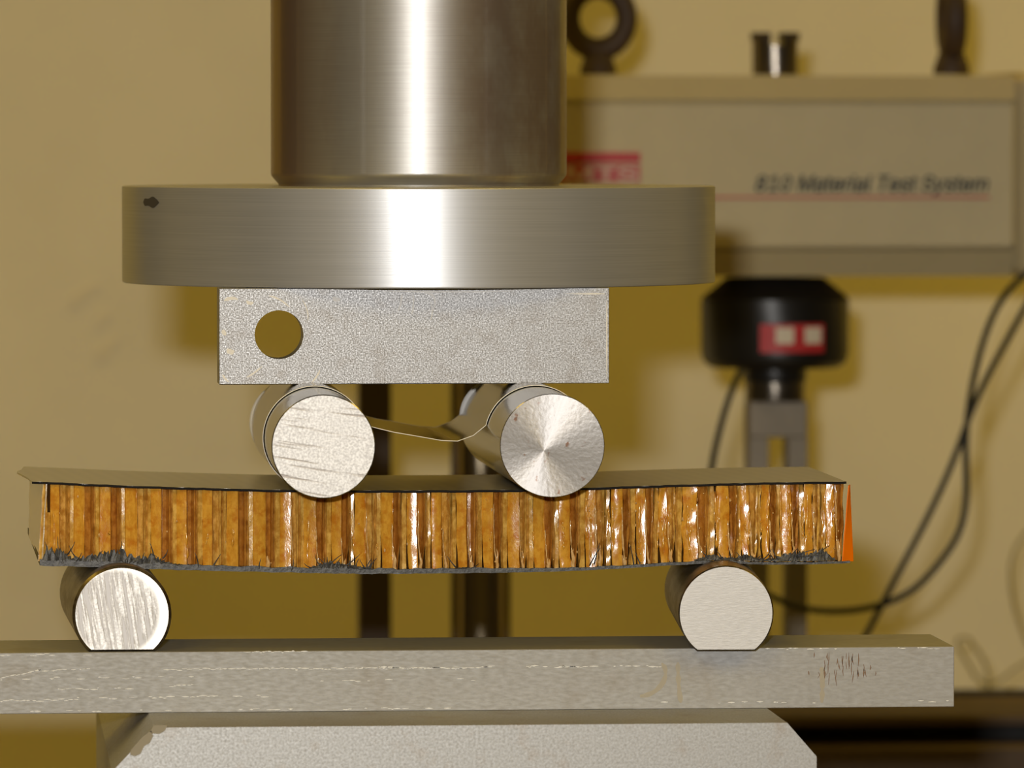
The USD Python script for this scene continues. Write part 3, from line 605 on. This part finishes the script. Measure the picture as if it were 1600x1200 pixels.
obj('bottom_cover', extrude_x([(.006, Z(432) - oz), (.001, Z(391) - oz), (y1, Z(391) - oz), (y1, Z(432) - oz)], xl, xr_), M['beige_dark'], ch, 20, 'darker sloping bottom strip')
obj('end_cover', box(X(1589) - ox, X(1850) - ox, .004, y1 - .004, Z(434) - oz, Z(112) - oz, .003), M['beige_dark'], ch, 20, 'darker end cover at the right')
# badge, printed lettering and the red line
lg = obj('badge', box(X(842) - ox, X(1000) - ox, -.0006, .0002, Z(284) - oz, Z(257) - oz), M['red_soft'], ch, False, 'red logo badge')
obj('badge_bar', box(X(842) - ox, X(1000) - ox, -.0008, .0002, Z(254) - oz, Z(238) - oz), M['red'], ch, False, 'deep red bar above the logo')
def text(txt, px, py, hpx, mt, name, parent, org, q=QM, width=None, slant=0.0, bold=True, depth=.0004):
    t = meshkit.text_mesh(txt, hpx * sm, depth, bold); v = t.vertices.copy()
    if width: v[:, 0] *= width * sm / (v[:, 0].max() - v[:, 0].min())
    v[:, 0] += slant * v[:, 1]
    p = at(px, py, q); t.vertices = np.stack([v[:, 0] + p[0] - org[0], -v[:, 2] - .0007 + p[1] - org[1], v[:, 1] + p[2] - org[2]], 1)
    return obj(name, t, mt, parent, False)
org = (ox, Y(QM), oz)
text('MTS', 880, 281.5, 21, M['letter'], 'badge_letters', ch, org, width=112)
text('810 Material Test System', 1176, 298.5, 24, M['print'], 'lettering', ch, org, width=368, slant=.22)
obj('red_line', box(X(1010) - ox, X(1546) - ox, -.0004, .0002, Z(310.5) - oz, Z(306.5) - oz), M['red_soft'], ch, False, 'thin red line under the lettering')

# lifting eyes and the slotted collar on top
def eyebolt(name, label, px, q, turned):
    e = thing(name, label, 'eyebolt', at(px, 116.5, q), 90 if turned else 0)
    k = sc(q); R0, r0 = 45 * k, 16.5 * k
    tor = trimesh.creation.torus(R0, r0, 64, 24); tor.apply_transform(trimesh.transformations.rotation_matrix(math.pi / 2, (1, 0, 0))); tor.apply_scale((1, 1.12, 1.08)); tor.apply_translation((0, 0, 88 * k))
    neck = lathe([(0, 0), (28 * k, 0), (28.5 * k, 8 * k), (26 * k, 16 * k), (20 * k, 34 * k), (14 * k, 44 * k), (0, 46 * k)], 40)
    obj('ring', tor, M['oxide'], e, 40); obj('shank', neck, M['oxide'], e, 40)
eyebolt('lifting_eye', 'dark lifting eye seen ring-on, on the beige machine beside the ram', 934.5, QM + 230, False)
eyebolt('lifting_eye', 'dark lifting eye seen edge-on, at the right of the beige machine top', 1486.5, QM + 230, True)
p0 = at(1211, 117, QM + 230); k = sc(QM + 230)
co = thing('slotted_collar', 'short dark steel collar with a slotted rim on top of the beige machine', 'collar', p0)
body = man(lathe([(0, 0), (36 * k, 0), (36 * k, 54 * k), (0, 54 * k)], 64)); cap = man(lathe([(0, 54 * k), (38.5 * k, 54 * k), (38.5 * k, 66 * k), (0, 66 * k)], 64))
slot = man(box(-11 * k, 9 * k, -.05, .05, 46 * k, .1)); body = body - slot; cap = cap - slot
obj('sleeve', arr(body), M['stem'], co, 30); obj('rim', arr(cap), M['darksteel'], co, 30)

# load cell, coupling and clevis hanging from the crosshead
QC = QM + 200; pc = at(1211, 433, QC); k = sc(QC)
lc = thing('load_cell', 'black load cell with a red label hanging under the beige machine', 'load cell', pc)
R = 117 * k
obj('body', lathe([(0, -142 * k), (66 * k, -142 * k), (70 * k, -136 * k), (101 * k, -141 * k), (R - 4 * k, -132 * k), (R, -118 * k), (R, -34 * k), (R - 3 * k, -30 * k), (80 * k, -2 * k), (76 * k, 0), (0, 0)], 20), M['black'], lc, 20)
obj('boss', lathe([(0, -164 * k), (48 * k, -164 * k), (50 * k, -160 * k), (50 * k, -141 * k), (0, -141 * k)], 48), M['black'], lc, 30)
lab = []
def on_cell(px0, px1, py0, py1, out, n=9):
    P = np.zeros((n, 2, 3))
    for i in range(n):
        xx = (px0 + (px1 - px0) * i / (n - 1) - 1211) * k; yy = -math.sqrt(max(0, (R * 1.001 + out) ** 2 - xx * xx))
        P[i, 0] = (xx, yy, Z(py1, QC) - pc[2]); P[i, 1] = (xx, yy, Z(py0, QC) - pc[2])
    return shell(P, np.array([0, -.0002, 0]))
lb_ = obj('label', on_cell(1173, 1275, 503, 547, .0004), M['red'], lc, 30, 'red sticker with two white patches')
obj('label_patch', on_cell(1197, 1225, 508, 533, .0010), M['label_white'], lb_, 30); obj('label_patch', on_cell(1243, 1270, 508, 533, .0010), M['label_white'], lb_, 30)
cp = thing('coupling', 'dark steel coupling stub under the black load cell', 'coupling', at(1211, 626, QC))
h = Z(597, QC) - Z(626, QC)
obj('stub', lathe([(0, 0), (46 * k, 0), (47 * k, 2 * k), (47 * k, h * .45), (44 * k, h * .5), (47 * k, h * .55), (47 * k, h), (0, h)], 48), M['stem'], cp, 30)
zc0 = Z(1060, QC); pz = at(1211.5, 1060, QC)
cv = thing('clevis', 'grey forked metal clevis under the load cell, passing behind the panel', 'clevis', pz)
zt_ = Z(626, QC) - zc0; zs = Z(683, QC) - zc0
obj('bridge', box(-46.5 * k, 46.5 * k, -30 * k, 30 * k, zs, zt_, 2 * k), M['clevis'], cv)
for sx in (-1, 1): obj('prong', box(min(sx * 46.5, sx * 15) * k, max(sx * 46.5, sx * 15) * k, -30 * k, 30 * k, 0, zs + .0001, .8 * k), M['clevis'], cv)
# machine bed, columns
QT0, QT1 = 4200, 4750
pb = at(1300, 1085, QT1); zb0 = pb[2]
bed = thing('machine_bed', 'dark brown and black machine bed at the lower right, behind the long bar', 'machine bed', (X(1200), Y(QT0), 0))
bx = X(420, QT0) - X(1200); bX = X(1900, QT0) - X(1200)
zf = zb0; d = Y(QT1 - QT0)
obj('top_plate', box(bx, bX, 0, d, zf - .004, zf, .001), M['bed_top'], bed)
zz = zat(1168, QT0)
obj('back_ledge', box(bx, bX, d - .012, d, zf - .002, zf + .0016), M['bed_black'], bed, label='thin black ledge along the back')
obj('apron', box(bx, bX, .012, d, zz, zf - .004), M['bed_black'], bed, label='black recessed apron')
obj('plinth', box(bx, bX, -.004, d, 0.0, zz, .002), M['bed_top'], bed)
def post(name, label, cat_, px, hw, q, mt, ztop_, nseg=64, square=False, extra=()):
    p = at(px, 940, q); k = sc(q); h = ztop_ - zf
    t = thing(name, label, cat_, (p[0], p[1], zf))
    if square: obj('post', box(-hw * k, hw * k, -hw * k, hw * k, 0, h, 2 * k), mt, t)
    else: obj('shaft', lathe([(0, 0), (hw * k, 0), (hw * k, h), (0, h)], nseg), mt, t, 30)
    return t, k, h
post('dark_post', 'narrow dark post standing behind, left of the machine column', 'post', 585, 25, 4300, M['oxide'], Z(200, 4300), square=True)
t, k, h = post('machine_column', 'round steel column standing behind, between the loading rollers', 'column', 751, 40, 4350, M['chrome'], Z(432) - .0002)
for s_ in (-1, 1): obj('edge_strip', box(s_ * 41 * k - 5 * k, s_ * 41 * k + 5 * k, -10 * k, 10 * k, 0, h, 1 * k), M['oxide'], t, label='dark strip painting the mirrored dark edge of the column')  # added strips draw the dark reflections at the round column's edges
t, k, h = post('machine_column', 'round steel column standing behind, far right of the beige machine', 'column', 1720, 40, 4350, M['chrome'], Z(436) - .0002)
# cables
def cable(name, label, pts, r, mt, q, cat_='cable'):
    P = spline([at(x, y, q + dq) for x, y, dq in pts], 90); o = P[0].copy()
    t = thing(name, label, cat_, o); obj('sheath', tube(P - o, r * sc(q), 10), mt, t, True)
cable('black_cable', 'black cable looping from upper right behind the panel up to the load cell', [(1158, 578, -40), (1138, 625, -60), (1120, 690, -60), (1111, 740, -40), (1118, 820, 0), (1150, 890, 0), (1208, 933, -30), (1255, 950, -60), (1303, 955, -60), (1372, 946, -80), (1424, 923, -90), (1468, 879, -90), (1498, 832, -90), (1510, 767, -90), (1509, 715, -90), (1513, 640, -80), (1522, 589, -60), (1539, 525, -40), (1566, 467, -20), (1601, 430, 0), (1660, 400, 0)], 5.2, M['cable'], QM - 60)
cable('black_cable', 'black cable running straight down to the left from the right edge', [(1660, 380, -40), (1603, 478, -60), (1566, 545, -80), (1540, 594, -100), (1515, 650, -115), (1498, 697, -120), (1433, 840, -120), (1385, 931, -120), (1353, 992, -100), (1320, 1040, -60)], 5.0, M['cable'], QM - 60)
cable('thin_wire', 'thin tan wire curving near the right edge of the wall', [(1640, 800, 0), (1598, 839, 0), (1582.6, 868, 0), (1579, 909, 0), (1586, 953, 0), (1598, 988, 0), (1640, 1060, 0)], 2.6, M['wire'], 5500, 'wire')
cable('thin_wire', 'thin tan wire looped beside the right end of the long bar', [(1640, 1015, 0), (1598, 1038, 0), (1579, 1050, 0), (1556, 1066, 0), (1540, 1068, 0), (1518, 1046, 0), (1500, 1016, 0), (1496, 1000, 0), (1506, 996, 0), (1526, 1014, 0), (1541, 1042, 0), (1545, 1075, 0), (1546, 1110, 0)], 2.6, M['wire'], 5500, 'wire')
